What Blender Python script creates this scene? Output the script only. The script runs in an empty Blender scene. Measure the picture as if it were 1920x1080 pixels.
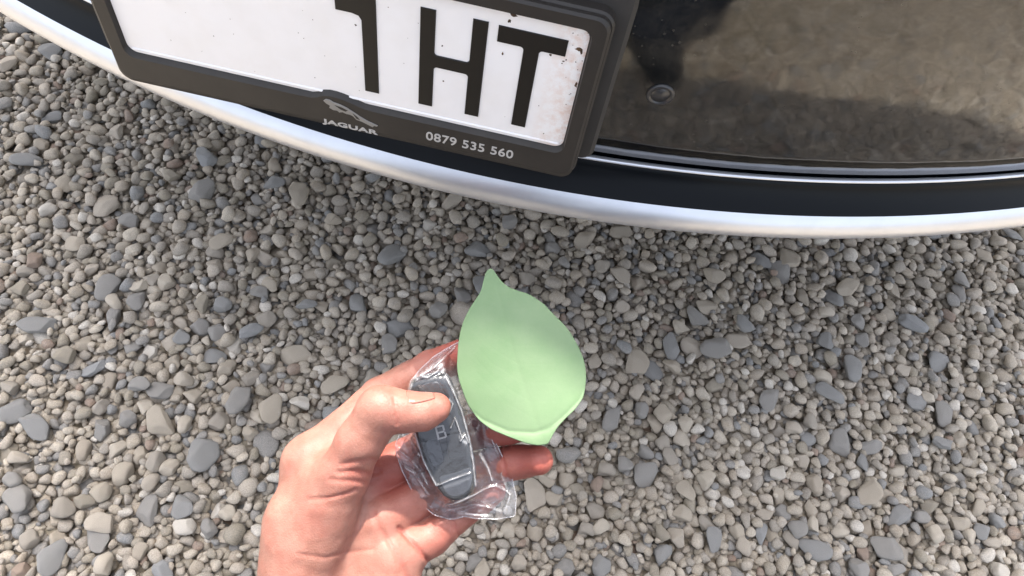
import bpy, bmesh, math, random
import numpy as np
from mathutils import Vector, Matrix, noise

S = bpy.context.scene
random.seed(7); rng = np.random.default_rng(7)
R = math.radians

# ------------------------------------------------------------------ camera, world, sun, exposure
F_PX = 1300.0
PITCH, ROLL, CAM_H = R(60), R(12.7), 0.9
fwd = Vector((0, math.cos(PITCH), -math.sin(PITCH)))
_r0 = Vector((1, 0, 0)); _u0 = _r0.cross(fwd)
right = _r0 * math.cos(ROLL) + _u0 * math.sin(ROLL)
up = right.cross(fwd)
CAM = Vector((0, 0, CAM_H))
cd = bpy.data.cameras.new("camera"); cam = bpy.data.objects.new("camera", cd)
S.collection.objects.link(cam); S.camera = cam
cd.sensor_width = 36; cd.lens = F_PX / 1920 * 36
cd.clip_start = 0.01; cd.clip_end = 500
cam.matrix_world = Matrix(((right.x, up.x, -fwd.x, CAM.x), (right.y, up.y, -fwd.y, CAM.y),
                           (right.z, up.z, -fwd.z, CAM.z), (0, 0, 0, 1)))

SUN_EL, SUN_AZ = R(60), R(14)          # sun over the far side of the car, a little to the left
w = bpy.data.worlds.new("World"); S.world = w; w.use_nodes = True
nt = w.node_tree; bg = nt.nodes["Background"]
sky = nt.nodes.new("ShaderNodeTexSky"); sky.sky_type = 'NISHITA'; sky.sun_disc = False
sky.sun_elevation = SUN_EL; sky.sun_rotation = -SUN_AZ; sky.dust_density = 5.0; sky.air_density = 1.0; sky.ozone_density = 1.0
hs = nt.nodes.new("ShaderNodeHueSaturation"); hs.inputs['Saturation'].default_value = 0.45
nt.links.new(sky.outputs[0], hs.inputs['Color']); nt.links.new(hs.outputs[0], bg.inputs[0])
bg.inputs[1].default_value = 0.12
sd = bpy.data.lights.new("sun", 'SUN'); sun = bpy.data.objects.new("sun", sd); S.collection.objects.link(sun)
sd.energy = 2.6; sd.angle = R(1.6); sd.color = (1.0, 0.94, 0.83)
sun.rotation_euler = (-(math.pi/2 - SUN_EL), 0, SUN_AZ)
S.view_settings.view_transform = 'Standard'; S.view_settings.look = 'None'
S.view_settings.gamma = 1.0; S.view_settings.use_curve_mapping = False
S.view_settings.exposure = 2.4
S.cycles.transparent_max_bounces = 16

# ------------------------------------------------------------------ helpers
def ray(px, py):
    return fwd + right * ((px - 960) / F_PX) + up * ((540 - py) / F_PX)

def link(o, parent=None):
    S.collection.objects.link(o)
    if parent is not None: o.parent = parent
    return o

def mesh_obj(name, verts, faces, mat, parent=None, smooth=True, matrix=None):
    me = bpy.data.meshes.new(name)
    me.from_pydata([tuple(map(float, v)) for v in verts], [], [tuple(map(int, f)) for f in faces]); me.update()
    if smooth: me.polygons.foreach_set("use_smooth", [True] * len(me.polygons))
    if mat: me.materials.append(mat)
    o = bpy.data.objects.new(name, me)
    link(o, parent)
    if matrix is not None: o.matrix_local = matrix
    return o

def bm_obj(name, bm, mat, parent=None, smooth=False, matrix=None):
    me = bpy.data.meshes.new(name); bm.normal_update(); bm.to_mesh(me); bm.free()
    if smooth: me.polygons.foreach_set("use_smooth", [True] * len(me.polygons))
    if mat: me.materials.append(mat)
    o = bpy.data.objects.new(name, me); link(o, parent)
    if matrix is not None: o.matrix_local = matrix
    return o

def tag(o, label, cat, group=None):
    o['label'] = label; o['category'] = cat
    if group: o['group'] = group

class M:
    """small node material builder"""
    def __init__(s, name, rough=0.6, spec=0.5, color=(.5, .5, .5), metal=0.0, coat=0.0):
        s.m = bpy.data.materials.new(name); s.m.use_nodes = True
        s.t = s.m.node_tree; s.b = s.t.nodes["Principled BSDF"]
        s.b.inputs["Base Color"].default_value = (*color, 1); s.b.inputs["Roughness"].default_value = rough
        s.b.inputs["Specular IOR Level"].default_value = spec; s.b.inputs["Metallic"].default_value = metal
        s.b.inputs["Coat Weight"].default_value = coat; s.b.inputs["Coat Roughness"].default_value = 0.03
        s.tc = s.t.nodes.new("ShaderNodeTexCoord")
    def n(s, kind, **kw):
        nd = s.t.nodes.new(kind)
        for k, v in kw.items():
            if k in nd.inputs.keys(): nd.inputs[k].default_value = v
            else: setattr(nd, k, v)
        return nd
    def l(s, a, b): s.t.links.new(a, b)
    def noise(s, scale, detail=4, rough=0.55, vec=None, dist=0.0):
        nd = s.n("ShaderNodeTexNoise", Scale=scale, Detail=detail, Roughness=rough, Distortion=dist)
        s.l(vec or s.tc.outputs['Object'], nd.inputs['Vector']); return nd.outputs['Fac']
    def ramp(s, src, stops, interp='LINEAR'):
        nd = s.n("ShaderNodeValToRGB"); cr = nd.color_ramp; cr.interpolation = interp
        while len(cr.elements) < len(stops): cr.elements.new(0.5)
        for e, (p, c) in zip(cr.elements, stops):
            e.position = p; e.color = (*c, 1) if len(c) == 3 else c
        s.l(src, nd.inputs[0]); return nd.outputs[0]
    def mix(s, fac, a, b, mode='MIX'):
        nd = s.n("ShaderNodeMix", data_type='RGBA', blend_type=mode)
        for v, i in ((fac, 0), (a, 6), (b, 7)):
            if hasattr(v, 'is_output'): s.l(v, nd.inputs[i])
            else: nd.inputs[i].default_value = v if i == 0 else (*v, 1)
        return nd.outputs[2]
    def bump(s, src, strength=0.3, dist=0.001, prev=None):
        nd = s.n("ShaderNodeBump", Strength=strength, Distance=dist); s.l(src, nd.inputs['Height'])
        if prev: s.l(prev, nd.inputs['Normal'])
        return nd.outputs[0]

def smoothstep(a, b, x):
    t = np.clip((x - a) / (b - a), 0, 1); return t * t * (3 - 2 * t)

def poly_resample(pts, n, closed=True):
    p = np.array(pts, float)
    if closed: p = np.vstack([p, p[:1]])
    d = np.r_[0, np.cumsum(np.linalg.norm(np.diff(p, axis=0), axis=1))]
    t = np.linspace(0, d[-1], n, endpoint=not closed)
    return np.stack([np.interp(t, d, p[:, k]) for k in range(p.shape[1])], 1)

def smooth_loop(p, it=2):
    for _ in range(it): p = 0.25 * np.roll(p, 1, 0) + 0.5 * p + 0.25 * np.roll(p, -1, 0)
    return p

def seg_dist2d(x, y, a, b):
    ax, ay = a[0], a[1]; bx, by = b[0] - ax, b[1] - ay
    t = np.clip(((x - ax) * bx + (y - ay) * by) / (bx * bx + by * by + 1e-12), 0, 1)
    return np.hypot(x - ax - t * bx, y - ay - t * by)

def line_dist2d(x, y, pts):
    d = None
    for a, b in zip(pts[:-1], pts[1:]):
        e = seg_dist2d(x, y, a, b); d = e if d is None else np.minimum(d, e)
    return d

def in_poly(x, y, poly):
    inside = np.zeros(np.shape(x), bool); n = len(poly); j = n - 1
    for i in range(n):
        xi, yi = poly[i][0], poly[i][1]; xj, yj = poly[j][0], poly[j][1]
        if yi != yj:
            c = ((yi > y) != (yj > y)) & (x < (xj - xi) * (y - yi) / (yj - yi) + xi)
            inside ^= c
        j = i
    return inside

def vnoise(P, seed=0, freq=1.0):
    return np.array([noise.noise(Vector((p[0] * freq + seed * 13.1, p[1] * freq - seed * 7.7, p[2] * freq + seed))) for p in P])

def surface_nets(f, origin, h):
    nx, ny, nz = f.shape; s = f < 0
    acc = np.zeros((nx - 1, ny - 1, nz - 1, 3), np.float32); cnt = np.zeros((nx - 1, ny - 1, nz - 1), np.float32)
    full = (nx - 1, ny - 1, nz - 1)
    def sl(o): return tuple(slice(o[k], o[k] + full[k]) for k in range(3))
    corners = [(i, j, k) for i in (0, 1) for j in (0, 1) for k in (0, 1)]
    for c in corners:
        for ax in range(3):
            if c[ax]: continue
            c2 = list(c); c2[ax] = 1
            a = f[sl(c)]; b = f[sl(c2)]; m = s[sl(c)] != s[sl(c2)]
            t = np.where(m, a / np.where(m, a - b, 1), 0)
            for k in range(3):
                acc[..., k] += np.where(m, (c[k] + (t if k == ax else 0)), 0)
            cnt += m
    act = cnt > 0
    idx = -np.ones(full, np.int64); idx[act] = np.arange(act.sum())
    I = np.argwhere(act)
    V = (I + acc[act] / cnt[act][:, None]) * h + np.array(origin)
    Fs = []
    for ax in range(3):
        o1, o2 = [(1, 2), (2, 0), (0, 1)][ax]
        a = np.take(s, range(0, s.shape[ax] - 1), ax); b = np.take(s, range(1, s.shape[ax]), ax)
        E = np.argwhere(a != b)
        ok = (E[:, o1] > 0) & (E[:, o2] > 0) & (E[:, o1] < full[o1]) & (E[:, o2] < full[o2]); E = E[ok]
        inside_first = a[tuple(E.T)]
        def g(d1, d2):
            e = E.copy(); e[:, o1] -= d1; e[:, o2] -= d2; return idx[tuple(e.T)]
        q = np.stack([g(1, 1), g(0, 1), g(0, 0), g(1, 0)], 1)
        q[~inside_first] = q[~inside_first][:, ::-1]
        Fs.append(q)
    return V, np.vstack(Fs)

def fast_mesh(name, V, Fq, mat, parent=None, matrix=None, smooth=True):
    n = Fq.shape[1]
    me = bpy.data.meshes.new(name)
    me.vertices.add(len(V)); me.vertices.foreach_set("co", np.asarray(V, np.float32).ravel())
    me.loops.add(Fq.size); me.loops.foreach_set("vertex_index", Fq.astype(np.int32).ravel())
    me.polygons.add(len(Fq)); me.polygons.foreach_set("loop_start", (np.arange(len(Fq)) * n).astype(np.int32))
    me.polygons.foreach_set("loop_total", np.full(len(Fq), n, np.int32))
    me.polygons.foreach_set("use_smooth", np.full(len(Fq), smooth, bool))
    me.update(calc_edges=True); me.validate()
    if mat: me.materials.append(mat)
    o = bpy.data.objects.new(name, me); link(o, parent)
    if matrix is not None: o.matrix_local = matrix
    return o

def text_mesh(name, body, size, mat, parent, matrix, depth=0.0003, sx=1.0, space=1.0, bold=0.0):
    cu = bpy.data.curves.new(name, 'FONT'); cu.body = body; cu.size = size; cu.extrude = depth
    cu.align_x = 'CENTER'; cu.align_y = 'CENTER'; cu.space_character = space; cu.offset = bold
    t = bpy.data.objects.new(name, cu); S.collection.objects.link(t)
    dg = bpy.context.evaluated_depsgraph_get()
    me = bpy.data.meshes.new_from_object(t.evaluated_get(dg))
    bpy.data.objects.remove(t); bpy.data.curves.remove(cu)
    me.materials.clear(); me.materials.append(mat); me.name = name
    if sx != 1.0:
        for v in me.vertices: v.co.x *= sx
    o = bpy.data.objects.new(name, me); link(o, parent); o.matrix_local = matrix
    return o

def prism(pts, z0, z1, bevel=0.0):
    """extruded outline in the XY plane from z0 to z1, top edge chamfered"""
    bm = bmesh.new(); p = np.array(pts, float); n = len(p)
    c = p.mean(0)
    loops = [(p, z0), (p, z1 - bevel)] if bevel else [(p, z0), (p, z1)]
    if bevel:
        # inward offset by edge normals
        e1 = p - np.roll(p, 1, 0); e2 = np.roll(p, -1, 0) - p
        n1 = np.stack([e1[:, 1], -e1[:, 0]], 1); n2 = np.stack([e2[:, 1], -e2[:, 0]], 1)
        nn = n1 / (np.linalg.norm(n1, axis=1)[:, None] + 1e-9) + n2 / (np.linalg.norm(n2, axis=1)[:, None] + 1e-9)
        nn /= (np.linalg.norm(nn, axis=1)[:, None] + 1e-9)
        area = 0.5 * np.sum(p[:, 0] * np.roll(p[:, 1], -1) - np.roll(p[:, 0], -1) * p[:, 1])
        sgn = -1 if area > 0 else 1
        loops.append((p + sgn * nn * bevel, z1))
    rows = [[bm.verts.new((q[0], q[1], z)) for q in L] for L, z in loops]
    for a, b in zip(rows[:-1], rows[1:]):
        for i in range(n):
            j = (i + 1) % n; bm.faces.new((a[i], a[j], b[j], b[i]))
    bm.faces.new(rows[0][::-1]); bm.faces.new(rows[-1])
    bmesh.ops.recalc_face_normals(bm, faces=bm.faces)
    return bm

def rrect(x0, y0, x1, y1, r, n=6):
    out = []
    for cx, cy, a0 in ((x1 - r, y1 - r, 0), (x0 + r, y1 - r, 90), (x0 + r, y0 + r, 180), (x1 - r, y0 + r, 270)):
        for k in range(n + 1):
            a = R(a0 + 90 * k / n); out.append((cx + r * math.cos(a), cy + r * math.sin(a)))
    return out

# ------------------------------------------------------------------ ground sheet
def stone_color(m, fac):
    return m.ramp(fac, [(0.0, (.27, .232, .176)), (.14, (.37, .315, .245)), (.30, (.30, .262, .215)), (.44, (.45, .39, .31)),
                        (.58, (.34, .285, .22)), (.68, (.23, .217, .20)), (.76, (.40, .343, .275)), (.86, (.54, .49, .42)),
                        (.93, (.25, .18, .135)), (.955, (.215, .212, .205)), (1.0, (.235, .238, .240))], 'CONSTANT')
def gravel_mat(name, attr):
    m = M(name, rough=0.85, spec=0.3)
    if attr: a = m.n("ShaderNodeAttribute", attribute_name="tone"); fac = a.outputs['Fac']
    else: a = m.n("ShaderNodeObjectInfo"); fac = a.outputs['Random']
    base = stone_color(m, fac)
    n1 = m.noise(90, 5, .6); n2 = m.noise(700, 3, .6)
    base = m.mix(m.ramp(n1, [(.35, (0, 0, 0)), (.7, (.5, .5, .5))]), base, (.30, .27, .235))
    base = m.mix(.0, base, (0, 0, 0))
    base = m.mix(.45, base, m.ramp(n2, [(.3, (.25, .25, .25)), (.7, (.8, .8, .8))]), 'OVERLAY')
    m.l(base, m.b.inputs['Base Color'])
    m.l(m.bump(n2, .35, .0006, m.bump(n1, .3, .002)), m.b.inputs['Normal'])
    return m.m
m = M("gravel_bed", rough=0.95, spec=0.2)
v = m.n("ShaderNodeTexVoronoi", Scale=62.0); m.l(m.tc.outputs['Object'], v.inputs['Vector'])
sep = m.n("ShaderNodeSeparateColor"); m.l(v.outputs['Color'], sep.inputs[0])
col = stone_color(m, sep.outputs[0])
dk = m.ramp(v.outputs['Distance'], [(.45, (1, 1, 1)), (.75, (.35, .33, .3))])
m.l(m.mix(1.0, col, dk, 'MULTIPLY'), m.b.inputs['Base Color'])
m.l(m.bump(m.ramp(v.outputs['Distance'], [(0, (1, 1, 1)), (.8, (0, 0, 0))]), 1.0, .012), m.b.inputs['Normal'])
bed_mat = m.m
ground = mesh_obj("ground", [(-60, -60, 0), (60, -60, 0), (60, 60, 0), (-60, 60, 0)], [(0, 1, 2, 3)], bed_mat, smooth=False)
ground['kind'] = 'structure'

# ------------------------------------------------------------------ pebbles, dropped one after another on a height field
def pebble_shapes(sub, n, seed):
    out = []
    bm = bmesh.new(); bmesh.ops.create_icosphere(bm, subdivisions=sub, radius=1.0)
    bm.verts.ensure_lookup_table()
    base = np.array([v.co[:] for v in bm.verts]); faces = np.array([[v.index for v in f.verts] for f in bm.faces]); bm.free()
    r = np.random.default_rng(seed)
    for i in range(n):
        P = base.copy()
        for _ in range(r.integers(6, 13)):         # worn facets
            d = r.normal(size=3); d /= np.linalg.norm(d); h = r.uniform(.50, .84)
            k = P @ d; P -= np.where(k > h, (k - h) * .92, 0)[:, None] * d
        P *= (1 + 0.16 * vnoise(base, i + seed, 1.3) + .04 * vnoise(base, i + 40 + seed, 3.1))[:, None]
        P /= np.abs(P).max(0)
        out.append(P)
    return out, faces
SH, SHF = pebble_shapes(2, 16, 3)
SHB, SHBF = pebble_shapes(3, 12, 11)
X0, X1, Y0, Y1 = -1.12, 1.16, -0.12, 1.28
RES = 0.0025
hx, hy = int((X1 - X0) / RES) + 60, int((Y1 - Y0) / RES) + 60
H = np.zeros((hx, hy), np.float32)
sizes = []
area = (X1 - X0) * (Y1 - Y0)
tot = 0
while tot < area * 1.72:
    q = rng.random()
    a = rng.uniform(.0155, .025) if q < .012 else (rng.uniform(.0095, .0150) if q < .12 else float(np.clip(rng.lognormal(math.log(.0066), .24), .004, .0100)))
    sizes.append(a); tot += math.pi * a * a * .72
# the bulk first mixed, slabs lie mostly on top of the middle of the pour
order = np.argsort(rng.random(len(sizes)) + np.where(np.array(sizes) > .0155, .25, 0))
stones = []
_yy, _xx = np.meshgrid(np.arange(-14, 15), np.arange(-14, 15))
for oi in order:
    a = sizes[oi]
    if a > .0155: asp, fl = rng.uniform(.55, .85), rng.uniform(.25, .4)
    else: asp, fl = rng.uniform(.6, .95), rng.uniform(.45, .75)
    ang = rng.uniform(0, math.pi); b, c = a * asp, a * fl
    best = None
    ri = max(1, int(a * .8 / RES))
    for _ in range(7):
        x = rng.uniform(X0, X1); y = rng.uniform(Y0, Y1)
        ix, iy = int((x - X0) / RES) + 30, int((y - Y0) / RES) + 30
        hh = float(H[ix - ri:ix + ri + 1, iy - ri:iy + ri + 1].mean())
        if best is None or hh < best[0]: best = (hh, x, y, ix, iy)
    hh, x, y, ix, iy = best
    W = min(14, int(a / RES) + 1)
    sl = (slice(ix - W, ix + W + 1), slice(iy - W, iy + W + 1))
    gx = _xx[14 - W:15 + W, 14 - W:15 + W] * RES; gy = _yy[14 - W:15 + W, 14 - W:15 + W] * RES
    u = (gx * math.cos(ang) + gy * math.sin(ang)) / a; v_ = (-gx * math.sin(ang) + gy * math.cos(ang)) / b
    rr = u * u + v_ * v_; ins = rr < .9
    if not ins.any(): continue
    Hs = H[sl]; core = Hs[rr < .6] if (rr < .6).any() else Hs[ins]
    sup = .55 * float(core.mean()) + .45 * float(np.percentile(core, 90))
    zc = sup + c * .62
    gxm, gym = (float(Hs[-1].mean() - Hs[0].mean()), float(Hs[:, -1].mean() - Hs[:, 0].mean())) if False else (0, 0)
    top = zc + c * np.sqrt(np.clip(1 - rr, 0, 1))
    Hs[ins] = np.maximum(Hs[ins], top[ins])
    tone = rng.random() if a <= .0155 else (rng.choice([.97, .999, .70, .957, .3, .78], p=[.2, .1, .28, .12, .16, .14]))
    stones.append((x, y, zc, a, b, c, ang, rng.uniform(-.28, .28), rng.uniform(-.28, .28), tone))
PILE = float(np.median(H[30:-30, 30:-30]))
DROP = PILE                         # bring the top of the bed to about z = 0
print("stones", len(stones), "pile", PILE)
ground.location.z = -DROP + 0.003
def car_front(x): return 0.362 + 0.42 * (x + .055) ** 2
def screen(x, y, z):
    d = Vector((x, y, z)) - CAM; t = d.dot(fwd)
    return 960 + F_PX * d.dot(right) / t, 540 - F_PX * d.dot(up) / t, t
def showing(s):
    x, y, z, a = s[0], s[1], s[2] - DROP, s[3]
    if z < -.012: return -1
    px, py, t = screen(x, y, z)
    if not (5 < px < 1915 and 5 < py < 1075): return -1
    t2 = (.41 - CAM_H) / (z - CAM_H)                 # is it hidden by the bumper?
    if y * t2 > car_front(x * t2) - .004: return -1
    if 430 < px < 1000 and py > 760 - (px - 610) * .45 and px < 860: return -1
    if 860 < px < 1095 and 560 < py < 860: return -1
    h_ = H[int((x - X0) / RES) + 30, int((y - Y0) / RES) + 30] - DROP
    if h_ > z + s[5] * 1.3: return -1
    return a / t * math.sqrt(s[4] / s[3])
score = np.array([showing(s) for s in stones])
big = set(np.argsort(-score)[:298].tolist())
def stone_matrix(s):
    x, y, z, a, b, c, ang, tx, ty, tone = s
    return Matrix.Translation((x, y, z - DROP)) @ Matrix.Rotation(ang, 4, 'Z') @ Matrix.Rotation(tx, 4, 'X') @ Matrix.Rotation(ty, 4, 'Y') @ Matrix.Diagonal((a, b, c, 1))
# everything past the 298 largest: one joined mesh
sm_attr, sm_obj = gravel_mat("gravel_loose", True), gravel_mat("gravel_stone", True)
Vs, Fs, Ts = [], [], []; off = 0
for i, s in enumerate(stones):
    if i in big: continue
    if s[2] - DROP < -.03: continue
    P = SH[i % len(SH)]; mt = np.array(stone_matrix(s))
    if i % 2: P = P * np.array([1, -1, 1])
    fs = SHF[:, ::-1] if i % 2 else SHF
    Vs.append(P @ mt[:3, :3].T + mt[:3, 3]); Fs.append(fs + off); off += len(P); Ts.append(np.full(len(P), s[9], np.float32))
gv = fast_mesh("gravel", np.vstack(Vs), np.vstack(Fs), sm_attr)
at = gv.data.attributes.new("tone", 'FLOAT', 'POINT'); at.data.foreach_set("value", np.concatenate(Ts))
gv['kind'] = 'stuff'; gv.name = "gravel"
tag(gv, "loose bed of small beige and grey rounded gravel under the car", "gravel")
# tone buckets share mesh data between alike stones
protos = {}
ginv = Matrix.Translation((0, 0, DROP - 0.003))
for i in sorted(big):
    s = stones[i]; key = (i % len(SHB), round(s[9] * 14) / 14 if s[9] < .9 else s[9])
    if key not in protos:
        o = fast_mesh("pebble", SHB[key[0]], SHBF, sm_obj, ground)
        a_ = o.data.attributes.new("tone", 'FLOAT', 'POINT'); a_.data.foreach_set("value", np.full(len(SHB[0]), min(key[1] + .001, 1), np.float32))
        protos[key] = o.data
    else:
        o = bpy.data.objects.new("pebble", protos[key]); link(o, ground)
    o.matrix_local = ginv @ stone_matrix(s)

# ------------------------------------------------------------------ the car (front of it: plate, bumper, trim, bonnet)
car = bpy.data.objects.new("parked_car", None); link(car); car.location = (-0.085, 1.4, 0)
tag(car, "black car above the gravel with silver lower trim and white number plate", "car")
CI = Matrix.Translation((.085, -1.4, 0))
# materials
m = M("car_black_paint", rough=.085, spec=.75, color=(.004, .005, .006), coat=.2)
d1 = m.noise(9, 5, .6, dist=1.5); d2 = m.noise(300, 3, .6)
dust_reflection = m.ramp(d1, [(.42, (0, 0, 0)), (.62, (1, 1, 1))])  # brown dust patches; their colour also imitates the ground's reflection
fine = m.ramp(d2, [(.35, (0.15, .15, .15)), (.75, (1, 1, 1))])
dm = m.mix(1.0, dust_reflection, fine, 'MULTIPLY')
spk = m.n('ShaderNodeTexVoronoi', Scale=170.0); m.l(m.tc.outputs['Object'], spk.inputs['Vector'])
sf = m.ramp(spk.outputs['Distance'], [(.10, (.55, .55, .55)), (.16, (0, 0, 0))])
dm = m.mix(1.0, m.mix(.25, (0, 0, 0), dm), m.mix(m.ramp(d1, [(.4, (0, 0, 0)), (.6, (1, 1, 1))]), (0, 0, 0), sf), 'ADD')
m.l(m.mix(dm, (.004, .005, .006), (.10, .09, .075)), m.b.inputs['Base Color'])
m.l(m.bump(m.noise(22, 2), .16, .004), m.b.inputs['Normal'])
M_paint = m.m
m = M("lower_trim_black", rough=.3, spec=.14, color=(.0015, .0025, .004))
M_band = m.m
m = M("satin_silver", rough=.3, color=(.80, .80, .81), metal=.8)
n_ = m.noise(40, 5, .6)
m.l(m.ramp(n_, [(.3, (.60, .62, .665)), (.7, (.65, .67, .715))]), m.b.inputs['Base Color'])
m.l(m.ramp(m.noise(16, 4), [(.3, (.33, .33, .33)), (.7, (.37, .37, .37))]), m.b.inputs['Roughness'])
M_silver = m.m
def plastic(name, c0, c1, rough=.55):
    m = M(name, rough=rough, spec=.4)
    n_ = m.noise(35, 6, .65); m.l(m.ramp(n_, [(.3, c0), (.7, c1)]), m.b.inputs['Base Color'])
    m.l(m.bump(m.noise(1500, 2), .12, .0003), m.b.inputs['Normal']); return m.m
M_frame = plastic("holder_plastic", (.018, .016, .0145), (.027, .0235, .021), .5)
M_mount = plastic("mount_plastic", (.028, .026, .025), (.036, .034, .032), .6)
M_dark = plastic("underbody", (.012, .012, .012), (.02, .019, .018), .8)
# plan curve of the nose: gentle bow, then the corners wrap back to the flanks
XC = -0.055
def plan(n=48):
    xs = list(np.linspace(0, .80, n))
    pts = [(x, .42 * x * x) for x in xs]
    x0, y0 = pts[-1]; sl = .84 * x0
    # cubic bezier to the flank
    P0 = np.array([x0, y0]); P1 = P0 + np.array([.13, .13 * sl]); P3 = np.array([1.0, y0 + .5]); P2 = P3 - np.array([0, .30])
    for t in np.linspace(0, 1, 16)[1:]:
        pts.append(tuple((1-t)**3*P0 + 3*(1-t)**2*t*P1 + 3*(1-t)*t*t*P2 + t**3*P3))
    for y in (1.4, 2.2, 3.2, 4.3): pts.append((1.0, y))
    L = [(-x, y) for x, y in pts[::-1]][:-1] + pts
    return np.array(L)
PL = plan()
def loft(name, prof, mat, parent, cap=False, smooth=True, thick=0):
    """prof: list of (y, z) absolute at the centre line; swept along the plan curve"""
    V = []; nP = len(PL)
    sx = PL[:, 0]
    for (y, z) in prof:
        inset = (y - .362)
        for (px_, py_) in PL:
            k = 1 - max(0, min(inset, .5)) * .15
            yy = py_ * (1 - min(max(inset, 0) / 6, .5)) + y
            V.append((XC + px_ * k, min(yy, 4.6), z))
    F_ = []
    for i in range(len(prof) - 1):
        for j in range(nP - 1):
            a = i * nP + j; F_.append((a, a + 1, a + nP + 1, a + nP))
    o = mesh_obj(name, V, F_, mat, parent, smooth, CI)
    return o
Z = lambda rel: CAM_H + rel
def arc(p0, p1, bulge, n=6):
    """curve from p0 to p1 bulging outward (towards -y)"""
    out = []
    for t in np.linspace(0, 1, n + 1):
        y = p0[0] + (p1[0] - p0[0]) * t - bulge * 4 * t * (1 - t); z = p0[1] + (p1[1] - p0[1]) * t
        out.append((y, z))
    return out
# glossy black bumper face; unseen body above, shaped to shade gravel and leaf
face = arc((.383, Z(-.4245)), (.386, .80), .012, 14) + arc((.386, .80), (.455, 1.102), .010, 8)[1:] + [(.475, 1.111), (.50, 1.132), (.84, 1.61), (.92, 1.64), (1.5, 1.68), (2.2, 1.68)]
loft("bumper_face", [(.40, Z(-.4265)), (.385, Z(-.4262))] + face, M_paint, car)
# black band (lower lip), thin bright edge on top of it
loft("lower_lip", [(.40, Z(-.434)), (.3835, Z(-.4335)), (.3805, Z(-.4338))] + arc((.3798, Z(-.4345)), (.3622, Z(-.456)), -.0025, 8), M_band, car)
loft("seam_edge", [(.3850, Z(-.4315)), (.3822, Z(-.4314)), (.3810, Z(-.4320)), (.3808, Z(-.4332))], M_silver, car)
loft("silver_trim", arc((.3620, Z(-.4562)), (.3535, Z(-.4780)), .0036, 10) + [(.3545, Z(-.4796)), (.3575, Z(-.4806)), (.370, Z(-.480))], M_silver, car)
loft("underbody", [(.368, Z(-.4795)), (.43, Z(-.495)), (.70, Z(-.52)), (1.6, .30), (2.4, .30)], M_dark, car)
# flat floor pan so that no light falls through the car
mesh_obj("floor_pan", [(-.98, .95, .33), (.81, .95, .33), (.81, 4.6, .33), (-.98, 4.6, .33), (-.98, 1.0, 1.1), (.81, 1.0, 1.1), (.81, 4.6, 1.35), (-.98, 4.6, 1.35)],
         [(0, 1, 2, 3), (4, 5, 6, 7), (2, 3, 7, 6)], M_dark, car, False, CI)
# parking sensor
bpy.context.view_layer.update()
_h = S.ray_cast(bpy.context.evaluated_depsgraph_get(), CAM + ray(1238, 177) * .05, ray(1238, 177).normalized())
P, nrm = _h[1], _h[2]
if nrm.y > 0: nrm = -nrm
bm = bmesh.new()
prof = [(0, 0), (.0062, .0), (.0064, -.0004), (.0070, -.0004), (.0074, .0006), (.0094, .0006), (.0100, -.0004), (.0100, -.003)]
N_ = 40; rows = []
for r_, h_ in prof[1:]:
    rows.append([bm.verts.new((r_ * math.cos(2*math.pi*k/N_), r_ * math.sin(2*math.pi*k/N_), h_)) for k in range(N_)])
bm.faces.new(rows[0])
for a, b in zip(rows[:-1], rows[1:]):
    for k in range(N_): bm.faces.new((a[k], b[k], b[(k+1) % N_], a[(k+1) % N_]))
bmesh.ops.recalc_face_normals(bm, faces=bm.faces)
Q = nrm.to_track_quat('Z', 'Y').to_matrix().to_4x4()
m = M("sensor_plastic", rough=.28, spec=.6, color=(.03, .03, .032)); M_sensor = m.m
bm_obj("parking_sensor", bm, M_sensor, car, True, CI @ Matrix.Translation(P + nrm * .0012) @ Q)

# ---- number plate in its holder; plate coordinates (u, v) in metres on a plane leaning back 5.5 degrees
LEAN = R(5.5)
UP_V = Vector((0, math.sin(LEAN), math.cos(LEAN))); NRM = Vector((0, -math.cos(LEAN), math.sin(LEAN)))
PO = CAM + ray(900, 120) * .47
PM = CI @ Matrix(((1, UP_V.x, NRM.x, PO.x), (0, UP_V.y, NRM.y, PO.y), (0, UP_V.z, NRM.z, PO.z), (0, 0, 0, 1)))
holder = bpy.data.objects.new("plate_holder", None)
UL, UR, VB, VT = -.262, .0682, -.0565, .0447
def ring(outer, inner, z0, z1, zi, name, mat, parent):
    bm = bmesh.new(); n = len(outer)
    L = [(outer, z0), (outer, z1 - .0012), ([(o[0]*.0 + o[0], o[1]) for o in outer], z1)]
    o = np.array(outer); i = np.array(inner)
    loops = [(o, z0), (o, z1 - .0016), (o + (i - o) * .16, z1), (i + (o - i) * .10, z1 - .0002), (i, zi)]
    rows = [[bm.verts.new((q[0], q[1], z)) for q in Lp] for Lp, z in loops]
    for a, b in zip(rows[:-1], rows[1:]):
        for k in range(n): bm.faces.new((a[k], a[(k+1) % n], b[(k+1) % n], b[k]))
    bmesh.ops.recalc_face_normals(bm, faces=bm.faces)
    return bm_obj(name, bm, mat, parent, False, PM)
# mount flange behind
bm = prism(rrect(UL - .026, -.0735, .0925, .115, .010), -.030, -.0085, .003)
bm_obj("mounting_plate", bm, M_mount, car, False, PM)
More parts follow.
